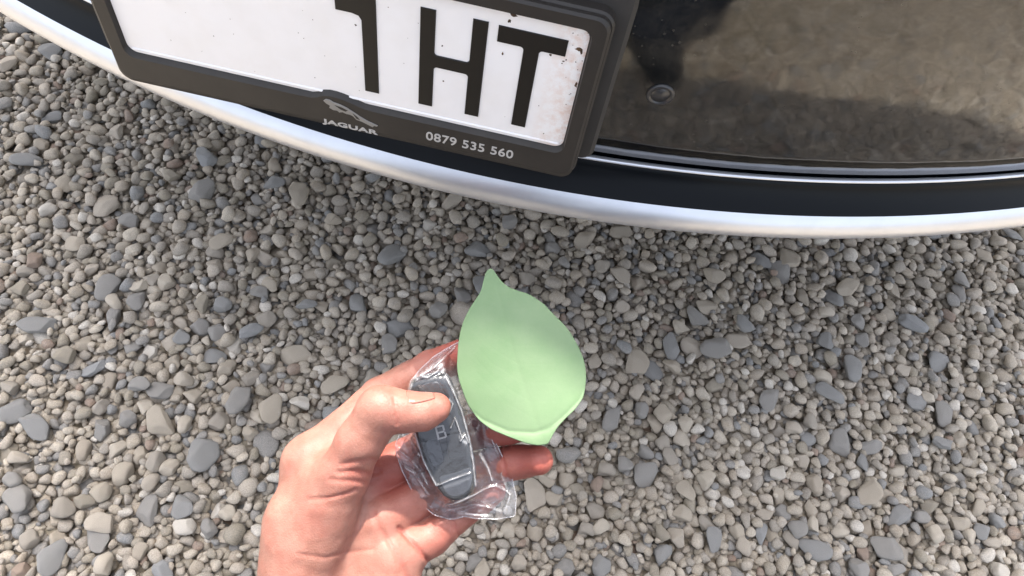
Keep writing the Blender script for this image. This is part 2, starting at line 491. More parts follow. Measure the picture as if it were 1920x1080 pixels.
# holder: outer tray then face frame; outline has the hump of the emblem
bm = prism(rrect(UL - .0145, -.0835, .0815, .0575, .011), -.010, .0005, .0015)
holder = bm_obj("plate_holder", bm, M_frame, car, False, PM)
def frame_loops():
    outer, inner = [], []
    n = 10
    O = rrect(UL - .0125, -.0832, .0795, .0557, .0095, n); I = rrect(UL, VB, UR, VT, .0075, n)
    outer, inner = list(O), list(I)
    # the bottom edge lies between corner 3 (lower left end) and corner 4 (lower right start): insert hump there
    k = 3 * (n + 1)
    us = [-.155, -.132, -.122, -.117, -.113, -.108, -.103, -.098, -.092, -.087, -.082, -.077, -.07]
    hump = [0, 0, .0005, .0022, .0050, .0062, .0062, .0055, .0040, .0022, .0009, .0002, 0]
    outer[k:k] = [(u_, -.0832) for u_ in us]; inner[k:k] = [(u_, VB + h_) for u_, h_ in zip(us, hump)]
    return outer, inner
fo, fi = frame_loops()
frame = ring(fo, fi, .0, .0052, .0010, "holder_frame", M_frame, holder)
frame.matrix_local = Matrix.Identity(4)
m = M("plate_white", rough=.32, spec=.5, color=(.80, .79, .80))
n_ = m.noise(22, 6, .6); n2 = m.noise(120, 4, .7)
base = m.mix(m.ramp(n_, [(.45, (0, 0, 0)), (.8, (.25, .25, .25))]), (.80, .785, .79), (.60, .55, .48))
sx = m.n("ShaderNodeSeparateXYZ"); m.l(m.tc.outputs['Object'], sx.inputs[0])
edge = m.n("ShaderNodeMapRange"); m.l(sx.outputs[0], edge.inputs[0])
for k, v_ in zip((1, 2, 3, 4), (.040, .069, 0, 1.0)): edge.inputs[k].default_value = v_
ed = m.n("ShaderNodeMath", operation='MULTIPLY'); m.l(edge.outputs[0], ed.inputs[0]); m.l(m.ramp(n2, [(.4, (0, 0, 0)), (.7, (1, 1, 1))]), ed.inputs[1])
m.l(m.mix(ed.outputs[0], base, (.62, .42, .33)), m.b.inputs['Base Color'])
M_white = m.m
PL_MAT = Matrix.Identity(4)
bm = prism(rrect(UL + .0004, VB + .0004, UR - .0004, VT - .0004, .007), .0002, .0012, .0)
plate = bm_obj("number_plate", bm, M_white, holder, False, PL_MAT)
# embossed rim fold running just inside the frame
bm = prism(rrect(UL + .003, VB + .0022, UR - .003, VB + .0042, .0009, 3), .0012, .0021, .0007)
bm_obj("rim_bead", bm, M_white, plate, False, PL_MAT)
m = M("plate_black", rough=.45, spec=.4, color=(.005, .0045, .004)); M_char = m.m
def char(name, polys):
    me_bm = None
    bm = bmesh.new()
    for p in polys:
        b2 = prism(np.array(p) / 1000, .0012, .0021, .0004)
        tmp = bpy.data.meshes.new("t"); b2.to_mesh(tmp); b2.free(); bm.from_mesh(tmp); bpy.data.meshes.remove(tmp)
    return bm_obj(name, bm, M_char, plate, False, PL_MAT)
def fillet(c, corner, r, n=5):
    pass
f_ = 2.4
def q(cx, cy, r, a0, a1, n=5):
    return [(cx + r * math.cos(R(a0 + (a1 - a0) * k / n)), cy + r * math.sin(R(a0 + (a1 - a0) * k / n))) for k in range(n + 1)]
# H with filleted inner corners (one closed outline)
hx0, hx1, hx2, hx3 = -41.6, -31.4, -7.2, 3.0; cy0, cy1 = -9.6, .2
Hp = [(hx0, -44.4), (hx1, -44.4)] + q(hx1 + f_, cy0 - f_, f_, 180, 90) + q(hx2 - f_, cy0 - f_, f_, 90, 0) + [(hx2, -44.4), (hx3, -44.4), (hx3, 34.1), (hx2, 34.1)] + \
     q(hx2 - f_, cy1 + f_, f_, 0, -90) + q(hx1 + f_, cy1 + f_, f_, -90, -180) + [(hx1, 34.1), (hx0, 34.1)]
char("letter_h", [Hp])
t0, t1, s0, s1 = 9.6, 55.2, 27.6, 38.0
Tp = [(s0, -44.4), (s1, -44.4)] + q(s1 + f_, 21.5 - f_, f_, 180, 90) + [(t1, 21.5), (t1, 33.6), (t0, 33.6), (t0, 21.5)] + q(s0 - f_, 21.5 - f_, f_, 90, 0)
char("letter_t", [Tp])
Op = [(-81.2, -43.6), (-71.0, -43.6), (-71.0, 34), (-79.0, 34), (-86.5, 30.5), (-98.5, 27.8), (-98.5, 18.4), (-87.5, 18.4), (-83.0, 17.4), (-81.2, 14.5)]
char("digit_one", [Op])
# dirt specks and small chips on the plate
def px_uv(px, py, off=0.0):
    d = ray(px, py); p0 = PO + NRM * off; t = (p0 - CAM).dot(NRM) / d.dot(NRM)
    w_ = CAM + d * t - PO; return w_.x, w_.dot(UP_V)
m = M("dirt", rough=.9, spec=.2)
m.l(m.ramp(m.noise(500, 2), [(.4, (.05, .035, .025)), (.7, (.14, .08, .045))]), m.b.inputs['Base Color']); M_dirt = m.m
V, F_ = [], []
specks = [(964, 27, 4, 3), (956, 38, 2.4, 2.4), (966, 17, 1.2, 2.5), (1085, 90, 4.6, 2.6), (1090, 95, 2.4, 3.4), (1100, 96, 2.5, 1.6), (1080, 158, 2, 4.4), (1057, 113, 1.7, 1.2), (1062, 110, 1.1, 1.6), (1054, 117, 1.2, 1),
          (1033, 101, 2, 2), (943, 98, 1.2, 3), (832, 150, 1.2, 1.4), (830, 84, 1.2, 1.2), (1077, 190, 1.5, 1.5), (1020, 248, 1.2, 1.2), (668, 45, 1.4, 1.4), (890, 110, .8, .8), (1095, 128, 1.2, 1.2), (1075, 60, 1, 1)]
for _ in range(16): specks.append((random.uniform(1060, 1104), random.uniform(50, 265), random.uniform(.5, 1.1), random.uniform(.5, 1.2)))
for _ in range(30): specks.append((random.uniform(300, 1090), random.uniform(5, 250), random.uniform(.4, .9), random.uniform(.4, .9)))
for (sx_, sy_, a, b) in specks:
    u_, v_ = px_uv(sx_, sy_)
    if not (UL + .004 < u_ < UR - .001 and VB + .006 < v_ < VT - .001): continue
    k0 = len(V); n_s = 9; V.append((u_, v_, .0016))
    for k in range(n_s):
        an = 2 * math.pi * k / n_s; rr = random.uniform(.7, 1.9) / 2770
        V.append((u_ + a * rr * math.cos(an), v_ + b * rr * math.sin(an), .00125))
    F_ += [(k0, k0 + 1 + k, k0 + 1 + (k + 1) % n_s) for k in range(n_s)]
o = mesh_obj("dirt_specks", V, F_, M_dirt, plate, False, PL_MAT); o['kind'] = 'stuff'
# lettering on the holder
m = M("print_white", rough=.5, color=(.42, .41, .40)); M_print = m.m
m = M("print_silver", rough=.45, color=(.22, .21, .195), metal=.0); M_print2 = m.m
UVM = lambda u_, v_, rz=0: Matrix.Translation((u_, v_, .0051)) @ Matrix.Rotation(rz, 4, 'Z')
text_mesh("telephone_number", "0879 535 560", .0112, M_print, frame, UVM(-.0005, -.0708), .00025, 1.03, 1.06, .00016)
text_mesh("brand_lettering", "JAGUAR", .0060, M_print, frame, UVM(-.0935, -.0792), .00025, 1.85, 1.05, .0002)
# leaping cat emblem, raised
cat = [(-.1125, -.0585), (-.1105, -.0566), (-.1075, -.0566), (-.1050, -.0580), (-.1000, -.0588), (-.0950, -.0605), (-.0900, -.0632), (-.0850, -.0662), (-.0790, -.0690),
       (-.0715, -.0712), (-.0722, -.0722), (-.0745, -.0722), (-.0755, -.0738), (-.0790, -.0725), (-.0835, -.0708), (-.0880, -.0700), (-.0905, -.0672), (-.0925, -.0664),
       (-.0955, -.0664), (-.0985, -.0655), (-.1010, -.0665), (-.1025, -.0652), (-.1055, -.0655), (-.1085, -.0640), (-.1078, -.0618), (-.1105, -.0606)]
b = prism(cat, .0050, .0060, .0003)
bm_obj("leaping_cat_emblem", b, M_print2, frame, False, Matrix.Identity(4))
b = prism([(-.1040, -.0600), (-.0985, -.0608), (-.0940, -.0625), (-.0960, -.0640), (-.1000, -.0628)], .0058, .0062, .0001)
bm_obj("emblem_recess", b, M_frame, frame, False, Matrix.Identity(4))
b = prism([(-.0905, -.0640), (-.0868, -.0668), (-.0850, -.0692), (-.0880, -.0684)], .0058, .0062, .0001)
bm_obj("emblem_recess", b, M_frame, frame, False, Matrix.Identity(4))

# ------------------------------------------------------------------ the hand: a distance field in hand-local axes, millimetres
D0 = 375.0                          # distance of the hand's mid plane
HC = CAM + fwd * (D0 / 1000)
HM = Matrix(((right.x, up.x, -fwd.x, HC.x), (right.y, up.y, -fwd.y, HC.y), (right.z, up.z, -fwd.z, HC.z), (0, 0, 0, 1))) @ Matrix.Scale(.001, 4)
def L_(px, py, z=0.0):
    d = D0 - z; return np.array([(px - 960) / F_PX * d, (540 - py) / F_PX * d, z], float)

def capsule(X, Y, Zg, a, b, ra, rb, flat=None):
    ba = b - a; L2 = float(ba @ ba) + 1e-9
    px, py, pz = X - a[0], Y - a[1], Zg - a[2]
    t = np.clip((px * ba[0] + py * ba[1] + pz * ba[2]) / L2, 0, 1)
    dx, dy, dz = px - t * ba[0], py - t * ba[1], pz - t * ba[2]
    return np.sqrt(dx * dx + dy * dy + dz * dz) - (ra + (rb - ra) * t)
def smin(a, b, k):
    h = np.clip(.5 + .5 * (b - a) / k, 0, 1)
    return b + (a - b) * h - k * h * (1 - h)

fingers = {
 'index':  [(585, 868, -8, 14.5), (712, 746, -20, 11.2), (808, 688, -20, 9.6), (862, 668, -13, 8.6), (903, 655, -4, 7.2)],
 'middle': [(650, 920, -10, 14), (792, 842, -24, 10.8), (893, 808, -20, 9.8), (952, 803, -10, 8.8), (988, 800, -3, 7.8)],
 'ring':   [(705, 975, -8, 13.5), (835, 903, -21, 10.8), (928, 873, -16, 9.9), (980, 865, -10, 9.0), (1010, 862, -3, 8.0)],
 'pinky':  [(728, 1045, -4, 13), (810, 1005, -14, 10.6), (868, 958, -17, 9.2), (905, 932, -16, 8.2), (925, 920, -15, 7.2)],
}
thumb = [(575, 1060, 2, 19), (642, 892, 14, 13.6), (676, 826, 20, 11.8), (716, 768, 24, 12.0), (756, 772, 23.5, 10.2), (792, 772, 22, 9.0), (818, 764, 20, 7.6)]
palm = [((585, 868, -8), (560, 1085, -8), 15.5, 20), ((650, 920, -10), (600, 1130, -10), 15.5, 20), ((705, 975, -8), (660, 1170, -8), 15, 20),
        ((735, 1050, -4), (715, 1190, -4), 15, 19), ((560, 1060, -4), (560, 1270, -10), 19, 23), ((720, 1120, -2), (650, 1300, -10), 18, 22),
        ((545, 975, 4), (565, 1100, 3), 14, 18)]
creases = [  # (polyline px, width mm, depth mm)
  ([(744, 796), (742, 780), (743, 764), (739, 748)], .8, .9), ([(751, 800), (750, 785)], .8, .4),
  ([(640, 872), (665, 866), (700, 862), (716, 868)], 1.5, .9), ([(634, 886), (662, 884), (696, 888), (712, 884)], 1.3, 1.0), ([(618, 900), (655, 902), (690, 906), (708, 902)], 1.2, .8),
  ([(580, 936), (620, 933), (650, 926), (668, 918)], .9, .9), ([(560, 1040), (610, 1046), (650, 1036), (700, 1030)], 1.0, .6),
  ([(748, 990), (765, 1008), (785, 1030), (806, 1056), (822, 1078)], 1.3, 1.6), ([(852, 950), (848, 972), (858, 1000), (866, 1012)], 1.1, .9),
  ([(700, 960), (712, 990), (738, 1030), (770, 1090)], 1.6, 1.0),
  ([(935, 842), (944, 866), (952, 900)], 1.1, .7), ([(776, 690), (786, 706), (792, 725)], 1.1, .6),
]
def hand_field(X, Y, Zg):
    pf = None
    for a, b, ra, rb in palm:
        c = capsule(X, Y, Zg, L_(*a), L_(*b), ra, rb); pf = c if pf is None else smin(pf, c, 9)
    pf = smin(pf, capsule(X, Y, Zg, L_(600, 1230, -10), np.array([-150., -350., 36.]), 27, 35), 12)
    tot = None
    for nm, ch in fingers.items():
        ff = None
        for p, q_ in zip(ch[:-1], ch[1:]):
            c = capsule(X, Y, Zg, L_(*p[:3]), L_(*q_[:3]), p[3], q_[3])
            ff = c if ff is None else smin(ff, c, 2.0)
        # fleshy pads between the joints (palm side)
        for (p, q_, rr) in ((ch[0], ch[1], .92), (ch[1], ch[2], .90), (ch[2], ch[3], .95)):
            mid = (L_(*p[:3]) + L_(*q_[:3])) / 2 + np.array([0, 0, 1.6])
            c = capsule(X, Y, Zg, mid, mid + .15 * (L_(*q_[:3]) - L_(*p[:3])), min(p[3], q_[3]) * rr, min(p[3], q_[3]) * rr)
            ff = smin(ff, c, 3.0)
        tot = ff if tot is None else smin(tot, ff, 1.2)
    tot = smin(tot, pf, 7)
    tf = None
    for p, q_ in zip(thumb[:-1], thumb[1:]):
        c = capsule(X, Y, Zg, L_(*p[:3]), L_(*q_[:3]), p[3], q_[3])
        tf = c if tf is None else smin(tf, c, 3.5)
    # web between thumb and index
    c = capsule(X, Y, Zg, L_(600, 900, 4), L_(560, 1000, 2), 13, 17); tf = smin(tf, c, 9)
    c = capsule(X, Y, Zg, L_(640, 850, -2), L_(600, 950, 2), 8.5, 12); tf = smin(tf, c, 7)
    tot = smin(tot, tf, 5)
    return tot
def crease_disp(X, Y, Zg):
    PXx = X / (D0 - Zg) * F_PX + 960; PYy = 540 - Y / (D0 - Zg) * F_PX
    add = np.zeros_like(X)
    for pts, wd, dp in creases:
        d = line_dist2d(PXx, PYy, pts) / 3.47
        add += dp * np.exp(-(d / wd) ** 2)
    return add
HV = 1.0
lo = np.array([-190., -345., -62.]); hi = np.array([34., -18., 80.])
lo[0] = -194
gx = np.arange(lo[0], hi[0], HV, np.float32); gy = np.arange(lo[1], hi[1], HV, np.float32); gz = np.arange(lo[2], hi[2], HV, np.float32)
Fh = hand_field(gx[:, None, None], gy[None, :, None], gz[None, None, :]).astype(np.float32)
V, Fq = surface_nets(Fh, lo, HV)
# project on the true surface, then press the creases in
def grad(V):
    e = .4; g = np.stack([hand_field(V[:, 0] + (k == 0) * e, V[:, 1] + (k == 1) * e, V[:, 2] + (k == 2) * e) - hand_field(V[:, 0] - (k == 0) * e, V[:, 1] - (k == 1) * e, V[:, 2] - (k == 2) * e) for k in range(3)], 1)
    return g / (np.linalg.norm(g, axis=1)[:, None] + 1e-9)
G = grad(V)
V = V - G * np.clip(hand_field(V[:, 0], V[:, 1], V[:, 2]), -.8, .8)[:, None]
front = smoothstep(-.1, .4, G[:, 2])
cr = crease_disp(V[:, 0], V[:, 1], V[:, 2]) * front * .78
lump = vnoise(V, 2, .06) * .55 + vnoise(V, 5, .16) * .22
V = V + G * (lump - cr)[:, None]
# skin
m = M("skin", rough=.5, spec=.33)
red = m.n("ShaderNodeAttribute", attribute_name="blush"); 
mott = m.noise(.11, 4, .6); veins = m.noise(.05, 3, .5, dist=.8); finen = m.noise(1.1, 3, .6)
base = m.mix(m.ramp(mott, [(.35, (0, 0, 0)), (.68, (1, 1, 1))]), (.205, .095, .072), (.27, .138, .108))
base = m.mix(m.ramp(veins, [(.45, (0, 0, 0)), (.7, (.35, .35, .35))]), base, (.27, .09, .07))
base = m.mix(red.outputs['Fac'], base, (.26, .055, .042))
m.l(base, m.b.inputs['Base Color'])
m.b.inputs['Subsurface Weight'].default_value = .22; m.b.inputs['Subsurface Radius'].default_value = (1.0, .35, .2); m.b.inputs['Subsurface Scale'].default_value = .004
vor = m.n("ShaderNodeTexVoronoi", Scale=1.0); m.l(m.tc.outputs['Object'], vor.inputs['Vector'])
wv = m.n("ShaderNodeTexWave", Scale=.55, Distortion=5.0, Detail=3.0); wv.inputs['Detail Scale'].default_value = 1.5; m.l(m.tc.outputs['Object'], wv.inputs['Vector'])
m.l(m.bump(wv.outputs['Fac'], .10, .0006, m.bump(vor.outputs['Distance'], .22, .0004, m.bump(finen, .25, .0006))), m.b.inputs['Normal'])
M_skin = m.m
person = fast_mesh("person", V, Fq, M_skin, None, HM)
tips = [(1011, 862, -3, 17, .75), (985, 770, -1, 20, .8), (903, 655, -4, 26, .8), (862, 668, -13, 18, .5), (818, 764, 20, 9, .45), (925, 920, -15, 16, .5), (820, 1000, -14, 22, .4), (720, 875, 5, 10, .5), (740, 850, -10, 15, .6), (895, 790, -18, 22, .7), (668, 890, 22, 9, .35), (735, 900, -8, 16, .6)]
bl = np.zeros(len(V))
for x, y, z, r_, a in tips:
    bl += a * np.exp(-(np.linalg.norm(V - L_(x, y, z), axis=1) / r_) ** 2)
bl = np.clip(bl + .35 * np.clip(cr, 0, 1.2) + .05, 0, .75)
a_ = person.data.attributes.new("blush", 'FLOAT', 'POINT'); a_.data.foreach_set("value", bl.astype(np.float32))
tag(person, "person's bare left hand reaching in, thumb pressing the bagged key", "person")
# thumbnail: a curved plate on the upper side of the thumb tip
tip_a, tip_b = L_(790, 772, 22), L_(822, 762, 20)
ax = tip_b - tip_a; ax /= np.linalg.norm(ax)
nu = np.array([-.05, .96, .16]); nu -= ax * (nu @ ax); nu /= np.linalg.norm(nu); side = np.cross(ax, nu)
V_, F_ = [], []
nu_n, nv_n = 14, 14
for i in range(nu_n + 1):
    for j in range(nv_n + 1):
        s_ = -6.5 + 14.5 * i / nu_n; th = (-1 + 2 * j / nv_n) * (R(44) * (1 - .25 * (i / nu_n) ** 4 - .25 * (1 - i / nu_n) ** 4))
        rad = 8.5 - .11 * (s_ + 6.5) + .15
        p = tip_a + ax * s_ + rad * (math.cos(th) * nu + math.sin(th) * side)
        # snap on to the skin surface
        V_.append(p)
V_ = np.array(V_)
for _ in range(5): V_ = V_ - grad(V_) * (hand_field(V_[:, 0], V_[:, 1], V_[:, 2]) - (.22 - .5 * np.repeat(np.clip(1 - np.arange(nu_n + 1) / 3, 0, 1), nv_n + 1)))[:, None]
for i in range(nu_n):
    for j in range(nv_n):
        a = i * (nv_n + 1) + j; F_.append((a, a + 1, a + nv_n + 2, a + nv_n + 1))
m = M("nail", rough=.25, spec=.5, color=(.27, .11, .085)); m.b.inputs['Subsurface Weight'].default_value = .1; m.b.inputs['Subsurface Scale'].default_value = .002
nail = mesh_obj("thumbnail", V_, F_, m.m, person, True, Matrix.Identity(4))
sm = nail.modifiers.new("s", 'SOLIDIFY'); sm.thickness = .5; sm.offset = -1

# ------------------------------------------------------------------ key fob
fob = bpy.data.objects.new("key_fob", None); link(fob); fob.matrix_world = HM
tag(fob, "dark grey car key with silver end, sealed in the clear plastic bag", "car key")
out_px = [(776, 711), (800, 703), (830, 697), (842, 706), (852, 730), (864, 765), (877, 810), (886, 850), (892, 890), (889, 915), (876, 932), (852, 938), (834, 930), (813, 905), (795, 862), (781, 815), (772, 768), (770, 738), (770, 722)]
FZ = 2.0
fo_ = smooth_loop(poly_resample([L_(x, y, FZ)[:2] for x, y in out_px], 96), 1)
def inset(p, dist):
    e = np.roll(p, -1, 0) - np.roll(p, 1, 0); nn = np.stack([e[:, 1], -e[:, 0]], 1); nn /= np.linalg.norm(nn, axis=1)[:, None]
    area = 0.5 * np.sum(p[:, 0] * np.roll(p[:, 1], -1) - np.roll(p[:, 0], -1) * p[:, 1])
    return p + (nn if area < 0 else -nn) * dist
def shell(name, outline, levels, mat, parent, mtx=None):
    bm = bmesh.new(); rows = []
    for ins_, z in levels:
        rows.append([bm.verts.new((*q_, z)) for q_ in (inset(outline, ins_) if ins_ else outline)])
    n = len(outline)
    for a, b in zip(rows[:-1], rows[1:]):
        for k in range(n): bm.faces.new((a[k], a[(k+1) % n], b[(k+1) % n], b[k]))
    bm.faces.new(rows[0]); bm.faces.new(rows[-1]); bmesh.ops.recalc_face_normals(bm, faces=bm.faces)
    o = bm_obj(name, bm, mat, parent, True, mtx or Matrix.Identity(4))
    for p in o.data.polygons:
        if len(p.vertices) > 8: p.use_smooth = False
    return o
m = M("fob_plastic", rough=.4, spec=.3, color=(.045, .05, .06), coat=.05)
m.l(m.ramp(m.noise(.15, 3), [(.3, (.010, .012, .016)), (.7, (.018, .021, .027))]), m.b.inputs['Base Color']); M_fob = m.m
m = M("fob_buttons", rough=.4, spec=.5, color=(.036, .041, .050)); M_btn = m.m
m = M("fob_silver", rough=.3, color=(.10, .105, .115), metal=.4); M_fsil = m.m
shell("fob_case", fo_, [(2.2, -4.2), (.8, -3.6), (0, -2), (0, 3.0), (.5, 4.4), (1.6, 5.6), (3.0, 6.3), (5.0, 6.6)], M_fob, fob)
shell("chrome_edge", inset(fo_, -.45), [(0.35, .6), (0, 1.0), (0, 1.7), (.35, 2.1)], M_fsil, fob)
def pads(name, pts, z0, z1, mat, rs=2, n=36):
    p = smooth_loop(poly_resample([L_(x, y, FZ + 4)[:2] for x, y in pts], n), rs)
    return shell(name, p, [(0, z0), (0, z1 - .35), (.35, z1)], mat, fob)
pads("button", [(787, 722), (822, 713), (836, 742), (846, 768), (800, 782), (789, 755)], 6.0, 7.0, M_btn)
pads("button", [(797, 826), (823, 818), (834, 866), (812, 876), (803, 852)], 6.0, 7.0, M_btn)
pads("button", [(836, 815), (868, 806), (877, 850), (842, 862)], 6.0, 7.0, M_fob)
pads("end_cap", [(822, 892), (850, 886), (883, 874), (886, 898), (880, 917), (865, 928), (848, 930), (835, 922)], 5.4, 7.2, M_fsil, 2)
bb = Matrix.Translation(L_(827, 810, 7.2)) @ Matrix.Rotation(R(14), 4, 'Z')
bm = bmesh.new()
for x0_, y0_, x1_, y1_ in ((-2.6, -3.6, -1.6, 3.6), (1.5, -3.2, 2.5, -.4), (1.3, .4, 2.3, 3.2), (-1.6, -3.6, 1.9, -2.7), (-1.6, -.45, 1.9, .45), (-1.6, 2.7, 1.8, 3.6)):
    b2 = prism([(x0_, y0_), (x1_, y0_), (x1_, y1_), (x0_, y1_)], 0, .4, .1); tmp = bpy.data.meshes.new("t"); b2.to_mesh(tmp); b2.free(); bm.from_mesh(tmp); bpy.data.meshes.remove(tmp)
bm_obj("fob_letter", bm, M_print, fob, False, bb)

# ------------------------------------------------------------------ clear plastic bag round the fob
bag = bpy.data.objects.new("plastic_bag", None); link(bag); bag.matrix_world = HM
tag(bag, "small crinkled clear plastic bag around the car key in the hand", "bag")
bag_px = [(768, 716), (786, 694), (812, 670), (836, 655), (862, 641), (880, 668), (893, 715), (903, 765), (918, 812), (936, 848), (950, 878), (961, 905), (968, 938), (966, 974), (935, 980), (900, 980), (870, 975), (842, 981),
          (812, 972), (785, 950), (765, 918), (750, 886), (740, 858), (738, 838), (748, 812), (754, 780), (760, 745)]
bo = smooth_loop(poly_resample([L_(x, y, 0)[:2] for x, y in bag_px], 300), 1)
bc = L_(845, 830, 0)[:2]
folds = [  # ridge lines in px, width mm, height mm
 ([(838, 700), (852, 728), (868, 768), (882, 818), (890, 868), (893, 905)], .55, 1.5), ([(776, 716), (768, 745), (778, 800), (798, 858), (822, 902)], .5, 1.2),
 ([(740, 842), (770, 866), (790, 885), (802, 905)], .6, 2.0), ([(825, 900), (850, 890), (884, 878)], .5, .9), ([(835, 945), (880, 925), (930, 915), (958, 930)], .6, 1.6),
 ([(958, 930), (950, 950), (943, 972)], .6, 1.8), ([(848, 796), (856, 778), (864, 800), (868, 812)], .5, 1.0), ([(866, 820), (874, 808), (880, 824)], .5, 1.2), ([(905, 775), (915, 810), (928, 842), (935, 860)], .6, 1.3),
 ([(780, 705), (812, 690), (832, 672), (850, 655)], .6, 1.4), ([(860, 968), (885, 972), (915, 974)], .7, 1.2), ([(840, 960), (880, 950), (920, 956)], .6, .9), ([(790, 700), (806, 704), (824, 692)], .6, 1.1),
 ([(752, 820), (772, 826), (790, 850)], .6, 1.2), ([(846, 745), (852, 752), (846, 768)], .4, .9), ([(900, 850), (915, 880), (922, 905)], .7, 1.1), ([(755, 880), (775, 892), (800, 930)], .6, 1.2)]
def sheet(name, frontside):
    nr, na = 110, len(bo); P = []
    for i in range(nr + 1):
        t = i / nr; P.append(bc + (bo - bc) * t)
    P = np.array(P).reshape(-1, 2)
    tt = np.repeat(np.arange(nr + 1) / nr, na)
    ins = in_poly(P[:, 0], P[:, 1], fo_)
    dist = line_dist2d(P[:, 0], P[:, 1], np.vstack([fo_, fo_[:1]])); sdf = np.where(ins, -dist, dist)
    if frontside:
        z = -6.0 + 14.2 * (1 - smoothstep(-3.0, 9.0, sdf)); amp = 1.0
    else:
        z = np.full(len(P), -7.0); amp = .5
    z = z + (1 - smoothstep(.9, 1.0, tt)) * 1.0 * frontside
    PX_, PY_ = P[:, 0] / D0 * F_PX + 960, 540 - P[:, 1] / D0 * F_PX
    PN = np.c_[P, z]
    if frontside:   # taut facet of film running down from the top of the key to the index finger
        fy = L_(806, 706, 8)[1]; pl_ = 8.6 - .65 * (P[:, 1] - fy) - .118 * (P[:, 0] - L_(806, 706, 8)[0]) + .5 * vnoise(np.c_[P, 0 * z], 44, .3)
        top_ = [(776, 716), (790, 692), (822, 664), (842, 652), (842, 700), (806, 708)]
        msk = in_poly(P[:, 0] / D0 * F_PX + 960, 540 - P[:, 1] / D0 * F_PX, top_)
        dd = line_dist2d(P[:, 0] / D0 * F_PX + 960, 540 - P[:, 1] / D0 * F_PX, top_ + top_[:1]); wt = np.where(msk, smoothstep(0, 7, dd), 0)
        z = z * (1 - wt) + pl_ * wt
    # crinkle: ridged noise
    seed = 1 if frontside else 30
    r1 = 1 - np.abs(vnoise(np.c_[P, 0 * z], seed, .055)) * 2.6; r2 = 1 - np.abs(vnoise(np.c_[P, 0 * z], seed + 5, .14)) * 2.6
    soft = smoothstep(-2, 4, sdf) * .92 + .08
    z = z + amp * soft * (1.5 * np.clip(r1, 0, 1) ** 4 + .25 * np.clip(r2, 0, 1) ** 3)
    if frontside:
        for pts, wd, h_ in folds: z = z + h_ * np.exp(-(line_dist2d(PX_, PY_, pts) / 3.47 / wd) ** 2)
    if frontside:   # stay under the thumb
        lim = capsule(P[:, 0], P[:, 1], z * 0 + 30, L_(716, 768, 30), L_(818, 764, 30), 10.5, 8.5)
        z = np.where(lim < 2, np.minimum(z, 10.2), z)
    F_ = []
    for i in range(nr):
        a = i * na + np.arange(na); b = i * na + (np.arange(na) + 1) % na
        F_.append(np.stack([a, b, b + na, a + na], 1))
    crease_glare_w = np.clip(r1, 0, 1) ** 8 * .25 * smoothstep(0, 4, sdf)
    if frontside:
        for pts, wd, h_ in folds: crease_glare_w = np.maximum(crease_glare_w, (.35 + .65 * np.clip(.5 + 1.2 * vnoise(np.c_[P, 0 * z], 61, .25), 0, 1)) * np.exp(-(line_dist2d(PX_, PY_, pts) / 3.47 / (wd * .75)) ** 2))
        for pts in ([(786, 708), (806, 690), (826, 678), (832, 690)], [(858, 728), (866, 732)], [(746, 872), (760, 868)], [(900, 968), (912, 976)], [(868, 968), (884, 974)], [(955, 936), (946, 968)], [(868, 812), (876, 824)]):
            crease_glare_w = np.maximum(crease_glare_w, .9 * np.exp(-(line_dist2d(PX_, PY_, pts) / 3.47 / 1.3) ** 2) * np.clip(.4 + 2.2 * vnoise(np.c_[P, 0 * z], 71, .45), 0, 1))  # glare patches painted into the film as white, besides the whitened folds
    Vv = np.c_[P, z]; Fq_ = np.vstack(F_)
    if not frontside: Fq_ = Fq_[:, ::-1]
    ob = fast_mesh(name, Vv, Fq_, M_film, bag, Matrix.Identity(4))
    at_ = ob.data.attributes.new("crease_glare", 'FLOAT', 'POINT'); at_.data.foreach_set("value", crease_glare_w.astype(np.float32))
    return ob
mm = bpy.data.materials.new("clear_film"); mm.use_nodes = True; t_ = mm.node_tree; t_.nodes.clear()
def nn_(k, **kw):
    nd = t_.nodes.new(k)
    for a, b in kw.items():
        if a in nd.inputs.keys(): nd.inputs[a].default_value = b
    return nd
outn = nn_("ShaderNodeOutputMaterial"); tr = nn_("ShaderNodeBsdfTransparent", Color=(.95, .95, .97, 1)); gl = nn_("ShaderNodeBsdfGlossy", Color=(1, 1, 1, 1), Roughness=.10)
df = nn_("ShaderNodeBsdfDiffuse", Color=(.85, .86, .9, 1)); fr = nn_("ShaderNodeFresnel", IOR=1.6); m1 = nn_("ShaderNodeMixShader"); m2 = nn_("ShaderNodeMixShader"); m1.inputs[0].default_value = .018
mu = nn_("ShaderNodeMath"); mu.operation = 'MULTIPLY_ADD'; mu.inputs[1].default_value = .88; mu.inputs[2].default_value = 0.0
tcf = nn_("ShaderNodeTexCoord"); nzf = nn_("ShaderNodeTexNoise", Scale=.16, Detail=2.0, Distortion=1.5); bpf = nn_("ShaderNodeBump", Strength=.45, Distance=.0012)
t_.links.new(tcf.outputs['Object'], nzf.inputs['Vector']); t_.links.new(nzf.outputs['Fac'], bpf.inputs['Height'])
t_.links.new(bpf.outputs[0], gl.inputs['Normal']); t_.links.new(bpf.outputs[0], fr.inputs['Normal'])
t_.links.new(tr.outputs[0], m1.inputs[1]); t_.links.new(df.outputs[0], m1.inputs[2])
t_.links.new(fr.outputs[0], mu.inputs[0]); t_.links.new(mu.outputs[0], m2.inputs[0]); t_.links.new(m1.outputs[0], m2.inputs[1]); t_.links.new(gl.outputs[0], m2.inputs[2])
t_.links.new(m2.outputs[0], outn.inputs[0]); M_film = mm
ca = nn_("ShaderNodeAttribute"); ca.attribute_name = "crease_glare"; cm = nn_("ShaderNodeMath"); cm.operation = 'MULTIPLY_ADD'; cm.inputs[1].default_value = .27; cm.inputs[2].default_value = .022
